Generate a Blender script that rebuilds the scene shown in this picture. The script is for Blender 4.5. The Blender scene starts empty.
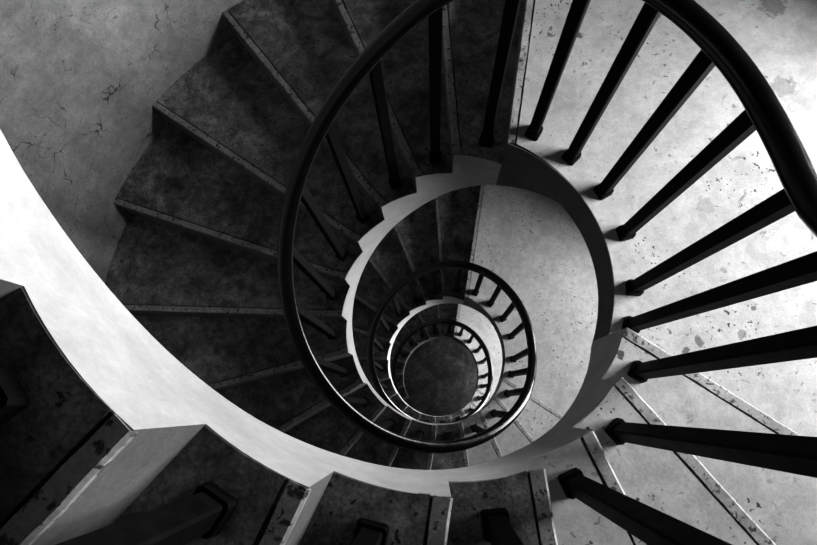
import bpy, bmesh, math, random
from mathutils import Matrix, Vector

random.seed(7)
C = bpy.context.scene.collection
S = 0.52                      # metres per unit (radius of the open well)
RISE = 0.32772
FLOOR_LEVEL = 41              # the foot of the well lies 41 risers below the upper landing
R_OUT = 3.47
PLATE = 0.02                 # thickness of a tread slab, in units
STRIP = 0.052                 # width of a nosing strip

# ------------------------------------------------------------------ helpers
def Z(level): return (FLOOR_LEVEL - level) * RISE * S
def P(r, th, z): return Vector((r * S * math.cos(th), r * S * math.sin(th), z))

TH_IN = [66.88, 86.98, 103.56, 122.17, 139.93, 157.75, 175.15, 194.13,
         212.22, 230.67, 249.06, 266.75, 285.49, 303.13, 321.53, 339.69]
TH_OUT = [77.1, 92.1, 110.4, 126.6, 144.2, 160.5, 177.6, 195.0,
          211.2, 229.6, 246.0, 263.0, 280.4, 297.0, 313.4, 330.3]
UP_TH = {-1: .55, -2: .49, -3: -.24, -4: 1.15, -5: 1.08, -6: -.8, -7: 1.1, -8: -1.19}
UP_R = {-1: 1.01, -2: 1.008, -3: 1.016, -4: 1.008, -5: 1.017, -6: 1.025, -7: 1.034, -8: 1.05}

def th_in(k):
    return math.radians(360 * (k // 16) + TH_IN[k % 16] + UP_TH.get(k, 0))
def th_out(k):
    return math.radians(360 * (k // 16) + TH_OUT[k % 16])
def rin_k(k):
    if k in UP_R: return UP_R[k]
    return 1.05 if k < -8 else 1.0
def lerp(a, b, t): return a + (b - a) * t

def mat_index(): pass

def link(name, bm, mats, parent=None, smooth=False):
    me = bpy.data.meshes.new(name)
    bmesh.ops.recalc_face_normals(bm, faces=bm.faces)
    bm.to_mesh(me); bm.free()
    for m in (mats if isinstance(mats, (list, tuple)) else [mats]): me.materials.append(m)
    if smooth:
        for p in me.polygons: p.use_smooth = True
    o = bpy.data.objects.new(name, me); C.objects.link(o)
    if parent:
        o.parent = parent
        o.matrix_parent_inverse = Matrix.Translation(-Vector(parent_world(parent)))
    return o
def parent_world(o):
    v = Vector(o.location)
    while o.parent and o.type == 'EMPTY':
        o = o.parent; v += Vector(o.location)
    return v if o.type == 'EMPTY' else Vector((0, 0, 0))
def thing(name, label, cat, loc, group=None):
    o = bpy.data.objects.new(name, None); C.objects.link(o)
    o.location = loc; o.empty_display_size = .1
    o['label'] = label; o['category'] = cat
    if group: o['group'] = group
    return o

def slab(bm, rows, mi=0, me=None):
    """rows: list of cross sections, each [(lo_inner),(lo_outer..),(hi..)] closed loops of equal length"""
    vs = [[bm.verts.new(p) for p in r] for r in rows]
    n = len(rows[0])
    for a, b in zip(vs, vs[1:]):
        for i in range(n):
            j = (i + 1) % n
            f = bm.faces.new((a[i], a[j], b[j], b[i])); f.material_index = mi
    for e in (vs[0], vs[-1]):
        f = bm.faces.new(e); f.material_index = mi if me is None else me
    return vs

# ------------------------------------------------------------------ materials
def nodes(name):
    m = bpy.data.materials.new(name); m.use_nodes = True
    nt = m.node_tree; b = nt.nodes['Principled BSDF']
    return m, nt, b
def N(nt, t, **kw):
    n = nt.nodes.new(t)
    for k, v in kw.items():
        if k in n.inputs: n.inputs[k].default_value = v
        else: setattr(n, k, v)
    return n
def ramp(nt, src, p0, p1, c0=0., c1=1.):
    r = N(nt, 'ShaderNodeMapRange'); r.clamp = True
    r.inputs['From Min'].default_value = p0; r.inputs['From Max'].default_value = p1
    r.inputs['To Min'].default_value = c0; r.inputs['To Max'].default_value = c1
    nt.links.new(src, r.inputs['Value']); return r.outputs['Result']
def mul(nt, a, b, op='MULTIPLY'):
    n = N(nt, 'ShaderNodeMath'); n.operation = op
    for i, v in enumerate((a, b)):
        if isinstance(v, (int, float)): n.inputs[i].default_value = v
        else: nt.links.new(v, n.inputs[i])
    return n.outputs[0]
def noise(nt, co, scale, detail=6, rough=.6, dist=0.):
    n = N(nt, 'ShaderNodeTexNoise'); n.inputs['Scale'].default_value = scale
    n.inputs['Detail'].default_value = detail; n.inputs['Roughness'].default_value = rough
    n.inputs['Distortion'].default_value = dist
    nt.links.new(co, n.inputs['Vector']); return n.outputs['Fac']

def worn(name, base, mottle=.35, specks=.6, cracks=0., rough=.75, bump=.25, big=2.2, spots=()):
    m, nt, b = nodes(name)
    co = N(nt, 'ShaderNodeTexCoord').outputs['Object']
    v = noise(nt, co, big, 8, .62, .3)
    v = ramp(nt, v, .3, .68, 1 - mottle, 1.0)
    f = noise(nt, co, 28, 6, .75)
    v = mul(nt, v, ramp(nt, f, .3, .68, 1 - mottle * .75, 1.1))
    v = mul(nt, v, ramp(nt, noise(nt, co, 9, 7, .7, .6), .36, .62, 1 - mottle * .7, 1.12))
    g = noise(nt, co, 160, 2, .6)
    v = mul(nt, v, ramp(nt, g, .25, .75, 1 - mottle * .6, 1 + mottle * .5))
    if specks:
        s = noise(nt, co, 55, 3, .5, .4)
        patch = noise(nt, co, 4.5, 3, .5)
        sp = mul(nt, ramp(nt, s, .635, .67), ramp(nt, patch, .42, .6))
        v = mul(nt, v, mul(nt, 1.0, mul(nt, sp, specks), 'SUBTRACT'))
        s2 = noise(nt, co, 16, 5, .6, .8)
        sp2 = ramp(nt, s2, .66, .72)
        v = mul(nt, v, mul(nt, 1.0, mul(nt, sp2, specks * .6), 'SUBTRACT'))
        vo = N(nt, 'ShaderNodeTexVoronoi'); vo.inputs['Scale'].default_value = 42
        nt.links.new(co, vo.inputs['Vector'])
        dots = mul(nt, ramp(nt, vo.outputs['Distance'], .09, .14, 1, 0), ramp(nt, patch, .5, .6))
        v = mul(nt, v, mul(nt, 1.0, mul(nt, dots, specks), 'SUBTRACT'))
    if cracks:
        wv = N(nt, 'ShaderNodeTexVoronoi'); wv.feature = 'DISTANCE_TO_EDGE'; wv.inputs['Scale'].default_value = 4.5
        nz = N(nt, 'ShaderNodeTexNoise'); nz.inputs['Scale'].default_value = 6; nz.inputs['Detail'].default_value = 6
        nt.links.new(co, nz.inputs['Vector'])
        mx = N(nt, 'ShaderNodeVectorMath'); mx.operation = 'MULTIPLY_ADD'
        mx.inputs[1].default_value = (.22, .22, .22)
        nt.links.new(nz.outputs['Color'], mx.inputs[0]); nt.links.new(co, mx.inputs[2])
        nt.links.new(mx.outputs[0], wv.inputs['Vector'])
        line = ramp(nt, wv.outputs['Distance'], .004, .014, 1, 0)
        pm = noise(nt, co, 7.0, 3, .5)
        line = mul(nt, line, ramp(nt, pm, .5, .6))
        v = mul(nt, v, mul(nt, 1.0, mul(nt, line, cracks), 'SUBTRACT'))
    for (x, y, z, rad, k) in spots:            # a few stains with a place of their own
        dn = N(nt, 'ShaderNodeVectorMath'); dn.operation = 'DISTANCE'
        dn.inputs[1].default_value = (x, y, z); nt.links.new(co, dn.inputs[0])
        d = mul(nt, dn.outputs['Value'], mul(nt, mul(nt, noise(nt, co, 45, 3), 0.5, 'SUBTRACT'), rad * 2.2), 'ADD')
        v = mul(nt, v, ramp(nt, d, rad * .75, rad, 1 - k, 1.0))
    v = mul(nt, v, base)
    cc = N(nt, 'ShaderNodeCombineColor')
    for i in range(3): nt.links.new(v, cc.inputs[i])
    nt.links.new(cc.outputs[0], b.inputs['Base Color'])
    b.inputs['Roughness'].default_value = rough
    b.inputs['Specular IOR Level'].default_value = .25
    bp = N(nt, 'ShaderNodeBump'); bp.inputs['Strength'].default_value = bump; bp.inputs['Distance'].default_value = .004
    nt.links.new(f, bp.inputs['Height']); nt.links.new(bp.outputs[0], b.inputs['Normal'])
    return m

LZ = Z(0)
M_conc_shade = worn('shaded_worn_concrete', .32, .98, .9)  # same concrete as the landings, darkened to carry the shade on the treads
M_conc_lit = worn('lit_worn_concrete', .28, .25, .95,  # lit copy of the tread concrete, brightness put into the colour
              spots=[(.770, -.197, LZ, .016, .7), (.727, -.224, LZ, .013, .75), (.898, -.175, LZ, .016, .5),
                     (.948, -.091, LZ, .010, .7), (.472, .898, LZ, .020, .8), (1.149, .677, LZ, .045, .35),
                     (1.164, 1.005, LZ, .05, .5), (.471, -.254, Z(-1), .015, .9), (.841, .246, LZ, .03, .25)])
M_strip = worn('stained_nosing', .26, .4, .0)
M_white = worn('white_plaster', .29, .12, .0, rough=.85, bump=.12, big=5)
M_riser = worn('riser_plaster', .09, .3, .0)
M_shade = worn('shade_dark_plaster', .06, .3, .3)  # landing edges darkened to stand in for shade; ceiling shares it
M_wall = worn('cracked_grey_plaster', .26, .35, .5, cracks=.8, big=1.6)
M_floor = worn('dark_floor', .14, .9, .6, big=3)

def strip_stains(m):
    nt = m.node_tree; b = nt.nodes['Principled BSDF']
    co = N(nt, 'ShaderNodeTexCoord').outputs['Object']
    s = ramp(nt, noise(nt, co, 60, 4, .6, .5), .56, .62, 1.0, .12)
    old = b.inputs['Base Color'].links[0].from_socket
    mx = N(nt, 'ShaderNodeVectorMath'); mx.operation = 'SCALE'
    nt.links.new(old, mx.inputs[0]); nt.links.new(s, mx.inputs['Scale'])
    nt.links.new(mx.outputs[0], b.inputs['Base Color'])
strip_stains(M_strip)

def iron(name, base, rough, spec):
    m, nt, b = nodes(name)
    co = N(nt, 'ShaderNodeTexCoord').outputs['Object']
    v = mul(nt, ramp(nt, noise(nt, co, 40, 5), .3, .75, .6, 1.5), base)
    cc = N(nt, 'ShaderNodeCombineColor')
    for i in range(3): nt.links.new(v, cc.inputs[i])
    nt.links.new(cc.outputs[0], b.inputs['Base Color'])
    r = ramp(nt, noise(nt, co, 22, 4), .3, .7, rough - .04, rough + .06)
    nt.links.new(r, b.inputs['Roughness']); b.inputs['Specular IOR Level'].default_value = spec
    bp = N(nt, 'ShaderNodeBump'); bp.inputs['Strength'].default_value = .2; bp.inputs['Distance'].default_value = .002
    nt.links.new(noise(nt, co, 60, 4), bp.inputs['Height']); nt.links.new(bp.outputs[0], b.inputs['Normal'])
    return m
M_iron = iron('black_painted_iron', .002, .55, .018)
M_rail = iron('dark_varnished_handrail', .002, .15, .17)
M_frame = worn('grey_window_frame', .35, .1, 0)

# ------------------------------------------------------------------ stair geometry
def soffit(k0, u):                         # depth level of the underside, within step k0 (u 0..1)
    x = k0 - 1 + u
    return x + 2.1 + .17 * min(1, max(0, (-5 - x) / 2.5))
def sof_step(k, u):
    s = soffit(k, u)
    top = (k // 16 + 1) * 16               # the landing below
    if k % 16 == 0: top = k
    return min(s, top + 1.0) if (k % 16) >= 13 else s

def in_pt(k, u, off=0.0):
    """angle along the inner edge of step k (between the lines k-1 and k)"""
    return lerp(th_in(k - 1), th_in(k), u), lerp(rin_k(k - 1), rin_k(k), u) + off
def line_pt(k, r):
    """point at radius r on nosing line k (straight in plan)"""
    a = Vector((rin_k(k) * math.cos(th_in(k)), rin_k(k) * math.sin(th_in(k))))
    b = Vector((R_OUT * math.cos(th_out(k)), R_OUT * math.sin(th_out(k))))
    t = (r - rin_k(k)) / (R_OUT - rin_k(k))
    return a.lerp(b, t)
def ends(k, side, off):
    if side == 'in': return line_pt(k - 1, rin_k(k - 1) + off), line_pt(k, rin_k(k) + off)
    return line_pt(k - 1, R_OUT), line_pt(k, R_OUT)
def blend_pt(k, side, u, cut=0.0, off=0.0):
    """plan point in step k; cut moves the front edge back from line k by that distance"""
    a, b = ends(k, side, off)
    if cut:
        d = Vector((R_OUT * math.cos(th_out(k)), R_OUT * math.sin(th_out(k)))) - line_pt(k, rin_k(k))
        n = Vector((d.y, -d.x)).normalized()   # towards the tread (against the descent)
        b = b + n * cut
    rr = lerp(a.length, b.length, u)
    p = a.lerp(b, u)
    return p.normalized() * rr
def W(p, z): return Vector((p.x * S, p.y * S, z))

LIP = 0.004
RIB = 0.07      # thickness of the stringer
def step(k, parent, m_top):
    bm = bmesh.new()
    # body
    rows = []
    n = 6
    for i in range(n + 1):
        u = i / n
        zt = Z(k) - PLATE * S; zb = Z(sof_step(k, u))
        a = blend_pt(k, 'in', u, 0, RIB); b = blend_pt(k, 'out', u)
        rows.append([W(a, zb), W(b, zb), W(b, zt), W(a, zt)])
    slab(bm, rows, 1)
    # tread slab
    rows = []
    for i in range(n + 1):
        u = i / n
        a = blend_pt(k, 'in', u, (STRIP + .008) * u, LIP + .001); b = blend_pt(k, 'out', u, (STRIP + .008) * u)
        rows.append([W(a, Z(k) - PLATE * S), W(b, Z(k) - PLATE * S), W(b, Z(k)), W(a, Z(k))])
    slab(bm, rows, 0)
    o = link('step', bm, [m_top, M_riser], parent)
    nosing(k, o)
    return o
def nosing(k, parent):
    bm = bmesh.new()
    p0 = line_pt(k, rin_k(k) + LIP + .001); p1 = line_pt(k, R_OUT)
    d = (p1 - p0).normalized(); n = Vector((d.y, -d.x))
    rows = []
    m = 40
    for i in range(m + 1):
        p = p0.lerp(p1, i / m)
        j = (random.random() - .5) * .006
        f = p - n * (.005 + j * .6)
        g = p + n * (STRIP - .004 + (random.random() - .5) * .006)
        z0, z1 = Z(k) - PLATE * S, Z(k) + .0008
        rows.append([W(f, z0), W(g, z0), W(g, z1), W(f + n * .008, z1), W(f, z1 - .004)])
    slab(bm, rows)
    return link('nosing_strip', bm, M_strip, parent)

def stringer(k0, k1, parent):
    """curved white edge band of steps k0..k1, saw-toothed above, smooth below"""
    bm = bmesh.new()
    for k in range(k0, k1 + 1):
        rows = []
        n = 8
        for i in range(n + 1):
            u = i / n
            th, r = in_pt(k, u)
            zt = Z(k) - PLATE * S; zb = Z(sof_step(k, u))
            q = blend_pt(k, 'in', u, 0, RIB)
            rows.append([P(r, th, zb), W(q, zb), W(q, zt), P(r + LIP, th, zt), P(r + LIP, th, Z(k) - .001), P(r, th, Z(k) - .001)])
        slab(bm, rows, 0, 1)
    return link('stringer', bm, [M_white, M_riser], parent)

def flight(k0, k1, label, lit_steps=()):
    foot = line_pt(k1, 2.0)
    t = thing('stair_flight', label, 'stairs', W(foot, Z(k1 + 1)))
    for k in range(k0, k1 + 1):
        step(k, t, M_conc_lit if k in lit_steps else M_conc_shade)  # steps beside a landing take the lit copy
    stringer(k0, k1, t)
    return t

def landing(k, label):
    """landing at level k (k multiple of 16): from line k-1 to line k"""
    t = thing('landing', label, 'stair landing', P(2.2, th_in(k) - math.radians(45), Z(k) - RISE * S))
    def under(th):                                   # thin slab, thickening towards the next flight
        a = math.degrees(th_in(k) - th)
        return k + (1.0 if a > 28 else lerp(2.15, 1.0, max(0, a) / 28.0) if a < 28 else 1.0)
    n = 40
    bm = bmesh.new(); rows = []; rows2 = []
    for i in range(n + 1):
        u = i / n
        a = blend_arc(k, 'in', u, 0, RIB); b = blend_arc(k, 'out', u)
        th = lerp(th_in(k - 1), th_in(k), u)
        zb = Z(under(th)); zt = Z(k) - PLATE * S
        rows.append([W(a, zb), W(b, zb), W(b, zt), W(a, zt)])
        c = min(1, max(0, (u - .6) / .4))
        a = blend_arc(k, 'in', u, (STRIP + .008) * c, LIP + .001)
        b = blend_arc(k, 'out', u, (STRIP + .008) * c)
        rows2.append([W(a, zt), W(b, zt), W(b, Z(k)), W(a, Z(k))])
    slab(bm, rows, 1); slab(bm, rows2, 0)
    o = link('landing_slab', bm, [M_conc_lit, M_riser], t)
    nosing(k, t)
    bm = bmesh.new(); rows = []
    for i in range(n + 1):
        th, r = in_pt(k, i / n)
        zt = Z(k) - PLATE * S; zb = Z(under(th))
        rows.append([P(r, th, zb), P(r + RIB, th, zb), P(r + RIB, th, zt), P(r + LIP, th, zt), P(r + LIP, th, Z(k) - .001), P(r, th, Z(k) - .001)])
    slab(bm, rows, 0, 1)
    link('edge_band', bm, [M_shade, M_shade], t)  # shade on the slab edge is put into this colour
    return t
def blend_arc(k, side, u, cut=0.0, off=0.0):
    a, b = ends(k, side, off)
    if cut:
        d = line_pt(k, R_OUT) - line_pt(k, 1.0); n = Vector((d.y, -d.x)).normalized(); b = b + n * cut
    ta = math.atan2(a.y, a.x); tb = math.atan2(b.y, b.x)
    while tb < ta: tb += 2 * math.pi
    th = lerp(ta, tb, u); rr = lerp(a.length, b.length, u)
    return Vector((rr * math.cos(th), rr * math.sin(th)))

flight(-12, -1, 'nearest stair flight, sweeping through the lower left corner behind a bright white curved edge', lit_steps=(-1, -2, -3))
landing(0, 'large pale concrete landing at the right, the nearest one, crossed by thick black balusters')
flight(1, 15, 'dark stair flight in the upper left, fanning out beside the cracked plaster wall', lit_steps=(15, 14, 13))
landing(16, 'pale middle landing seen through the big well opening, right of the second handrail loop')
flight(17, 31, 'small distant stair flight winding inside the second handrail loop', lit_steps=(31, 30))
landing(32, 'deepest and smallest landing, a bright crescent right of the dark round floor')
flight(33, 40, 'lowest stair flight, a thin bright ring closing around the dark round floor')

# ------------------------------------------------------------------ railing
def th_of(x):                              # cumulative angle at level x (inside a landing x runs k-1..k)
    k = math.ceil(x - 1e-9); u = x - (k - 1)
    return lerp(th_in(k - 1), th_in(k), u)
def rin_of(x):
    k = math.ceil(x - 1e-9); u = x - (k - 1)
    return lerp(rin_k(k - 1), rin_k(k), u)
LAND = [(-20.3, -5.5), (-12, -4.95), (3, -4.56), (20, -4.47), (40, -4.42), (60, -4.36), (72, -4.12), (87, -3.68)]
def rail_raw(thdeg):
    t = math.floor((thdeg + 20.3) / 360.0)     # which turn; t = 0 starts at the upper landing
    a = thdeg - 360 * t
    if a <= 87:
        for (x0, y0), (x1, y1) in zip(LAND, LAND[1:]):
            if a <= x1: return 16 * t + lerp(y0, y1, (a - x0) / (x1 - x0))
    # flight
    j = 0
    for j in range(1, 16):
        if j == 15 or a < TH_IN[j + 1]: break
    ja = j + (a - TH_IN[j]) / ((TH_IN[j + 1] if j < 15 else TH_IN[15] + 18) - TH_IN[j])
    return 16 * t + ja - 4.72
def rail_level(thdeg):
    return sum(rail_raw(thdeg + d) for d in (-12, -8, -4, 0, 4, 8, 12)) / 7
def rail_r(thdeg):
    t = thdeg
    return 1.145 + (max(0, -t - 60) / 200 * .06 if t < -60 else 0)

rail_root = thing('stair_railing', 'black iron railing with smooth dark handrail spiralling around the open well', 'railing', P(1.145, math.radians(-140), Z(-6)))
START = math.degrees(th_in(-12)); END = math.degrees(th_in(40)) + 6
def tube(name, pts, rad, mat, parent, n=20, fl=.72):
    bm = bmesh.new(); rows = []
    for i, p in enumerate(pts):
        t = (pts[min(i + 1, len(pts) - 1)] - pts[max(i - 1, 0)]).normalized()
        s = t.cross(Vector((0, 0, 1))).normalized(); u = s.cross(t)
        rows.append([p + s * rad * math.cos(a) + u * rad * fl * math.sin(a) for a in [2 * math.pi * q / n for q in range(n)]])
    slab(bm, rows)
    return link(name, bm, mat, parent, smooth=True)
pts = []
a = START
while a < END:
    pts.append(P(rail_r(a), math.radians(a), Z(rail_level(a)))); a += 2.5
tube('handrail', pts, .056 * S, M_rail, rail_root)

def bar(th, r, zfoot, tilt=0.0):
    thd = math.degrees(th)
    ztop = Z(rail_level(thd)) - .01
    c = P(r, th, 0); rt = P(rail_r(thd), th + math.radians(tilt), 0)
    e = Vector((math.cos(th), math.sin(th), 0)); s = Vector((-e.y, e.x, 0))
    w = .034 * S
    bm = bmesh.new()
    def ring(cc, z, w, b=.0): return [Vector((cc.x, cc.y, z)) + e * x * w + s * y * w for x, y in
                        ((-1, -.8), (-.8, -1), (.8, -1), (1, -.8), (1, .8), (.8, 1), (-.8, 1), (-1, .8))]
    slab(bm, [ring(c, zfoot + .004, w), ring(rt, ztop, w)])
    o = link('baluster', bm, M_iron, rail_root)
    bm = bmesh.new()
    w2 = .047 * S
    slab(bm, [ring(c, zfoot, w2), ring(c, zfoot + .008, w2), ring(c, zfoot + .011, w2 * .93)])
    slab(bm, [ring(c, zfoot + .011, w * 1.35), ring(c, zfoot + .026, w * 1.3)])
    link('base_plate', bm, M_iron, o)
for k in range(-11, 41):
    if k % 16 == 0:
        for a in (-14.6, -2.8, 15.1, 30.3, 45.6, 60.3):
            a2 = 360 * (k // 16) + a
            bar(math.radians(a2), 1.14 if a > 0 else 1.125, Z(k), -2.3 if a < -10 else 0)
    else:
        x = k - .57
        bar(th_of(x), rin_of(x) + .14, Z(k))

# ------------------------------------------------------------------ the setting
def struct(o): o['kind'] = 'structure'; return o
bm = bmesh.new(); bmesh.ops.create_circle(bm, cap_ends=True, segments=96, radius=(R_OUT + .3) * S)
bmesh.ops.solidify(bm, geom=bm.faces[:], thickness=.2)
fl = link('floor', bm, M_floor); struct(fl)
zmin = min(v.co.z for v in fl.data.vertices); zmax = max(v.co.z for v in fl.data.vertices)
fl.location.z = -zmax
TOPL = -22
bm = bmesh.new(); bmesh.ops.create_circle(bm, cap_ends=True, segments=96, radius=(R_OUT + .3) * S)
bmesh.ops.solidify(bm, geom=bm.faces[:], thickness=.2)
ce = link('ceiling', bm, M_shade); struct(ce)  # kept dark to cut its reflection in the handrail
ce.location.z = Z(TOPL) - min(v.co.z for v in ce.data.vertices)

W0, W1 = -10, 26                        # window opening, degrees
OPEN = [(-8, -1), (8, 14), (24, 30), (35, 38.5)]     # head and sill of each window, as levels; last one added
levels = sorted(set([TOPL, FLOOR_LEVEL] + [x for o in OPEN for x in o]))
angs = list(range(W0, W0 + 360, 4))
bm = bmesh.new(); grid = {}
for ri, rr in enumerate((R_OUT, R_OUT + .3)):
    for i, a in enumerate(angs):
        for j, L in enumerate(levels):
            grid[ri, i, j] = bm.verts.new(P(rr, math.radians(a), Z(L)))
na = len(angs)
def hole(i, j):
    a = angs[i % na]; L = (levels[j] + levels[j + 1]) / 2
    return W0 <= a < W1 and any(h < L < s for h, s in OPEN)
for i in range(na):
    i2 = (i + 1) % na
    for j in range(len(levels) - 1):
        if hole(i, j): continue
        for ri in (0, 1):
            bm.faces.new((grid[ri, i, j], grid[ri, i2, j], grid[ri, i2, j + 1], grid[ri, i, j + 1]))
        if hole(i + 1, j): bm.faces.new((grid[0, i2, j], grid[1, i2, j], grid[1, i2, j + 1], grid[0, i2, j + 1]))
        if hole(i - 1, j): bm.faces.new((grid[0, i, j], grid[1, i, j], grid[1, i, j + 1], grid[0, i, j + 1]))
        if j and hole(i, j - 1): bm.faces.new((grid[0, i, j], grid[0, i2, j], grid[1, i2, j], grid[1, i, j]))
        if j < len(levels) - 2 and hole(i, j + 1): bm.faces.new((grid[0, i, j + 1], grid[0, i2, j + 1], grid[1, i2, j + 1], grid[1, i, j + 1]))
wl = link('wall_outer', bm, M_wall); struct(wl)

PWR = [640, 400, 760, 130]  # last opening and its light are added to brighten the bottom ring
for n, (hd, sl) in enumerate(OPEN):
    bm = bmesh.new()
    z0, z1 = Z(sl), Z(hd)
    def rib(a0, a1, za, zb, r0=R_OUT + .1, r1=R_OUT + .2):
        m = max(1, int(abs(a1 - a0) / 4)); rows = []
        for i in range(m + 1):
            a = math.radians(lerp(a0, a1, i / m))
            rows.append([P(r0, a, za), P(r1, a, za), P(r1, a, zb), P(r0, a, zb)])
        slab(bm, rows)
    t = .035
    rib(W0, W1, z0, z0 + t); rib(W0, W1, z1 - t, z1)
    for a in (W0, (W0 + W1) / 2 - .5, W1 - 1): rib(a, a + 1, z0 + t, z1 - t)
    struct(link('window_%d' % (n + 1), bm, M_frame))  # window_4 is added to brighten the bottom ring
    # daylight entering through this window; the lowest one is made up
    L = bpy.data.lights.new('window_daylight', 'AREA'); L.shape = 'RECTANGLE'
    am = math.radians((W0 + W1) / 2)
    L.size = 1.5 * 2 * (R_OUT + .45) * S * math.sin(math.radians((W1 - W0) / 2)); L.size_y = (z1 - z0) * 1.25
    L.energy = PWR[n]; L.color = (1, 1, 1)
    lo = bpy.data.objects.new('window_daylight', L); C.objects.link(lo)
    lo.location = P(R_OUT + 1.9, am, (z0 + z1) / 2)
    d = Vector((-math.cos(am), -math.sin(am), 0))
    lo.rotation_euler = d.to_track_quat('-Z', 'Z').to_euler()

w = bpy.data.worlds.new('World'); bpy.context.scene.world = w; w.use_nodes = True
w.node_tree.nodes['Background'].inputs['Color'].default_value = (.5, .5, .5, 1)
w.node_tree.nodes['Background'].inputs['Strength'].default_value = .0

# ------------------------------------------------------------------ camera
F, TX, TY, CX, CY = 545.636, -.238737, -.0477349, -.0861231, -.7623919
Z0 = 3.31387
rx = Matrix.Rotation(TX, 3, 'X'); ry = Matrix.Rotation(TY, 3, 'Y')
cam = bpy.data.cameras.new('camera'); co = bpy.data.objects.new('camera', cam); C.objects.link(co)
cam.sensor_width = 36; cam.lens = F / 817 * 36; cam.clip_start = .01; cam.clip_end = 100
mw = (ry @ rx).transposed().to_4x4()
mw.translation = Vector((CX * S, CY * S, Z(0) + Z0 * S))
co.matrix_world = mw
sc = bpy.context.scene; sc.camera = co
sc.view_settings.view_transform = 'Standard'; sc.view_settings.look = 'None'
sc.view_settings.exposure = 0.0; sc.view_settings.gamma = 1.0
sc.cycles.max_bounces = 6; sc.cycles.diffuse_bounces = 1
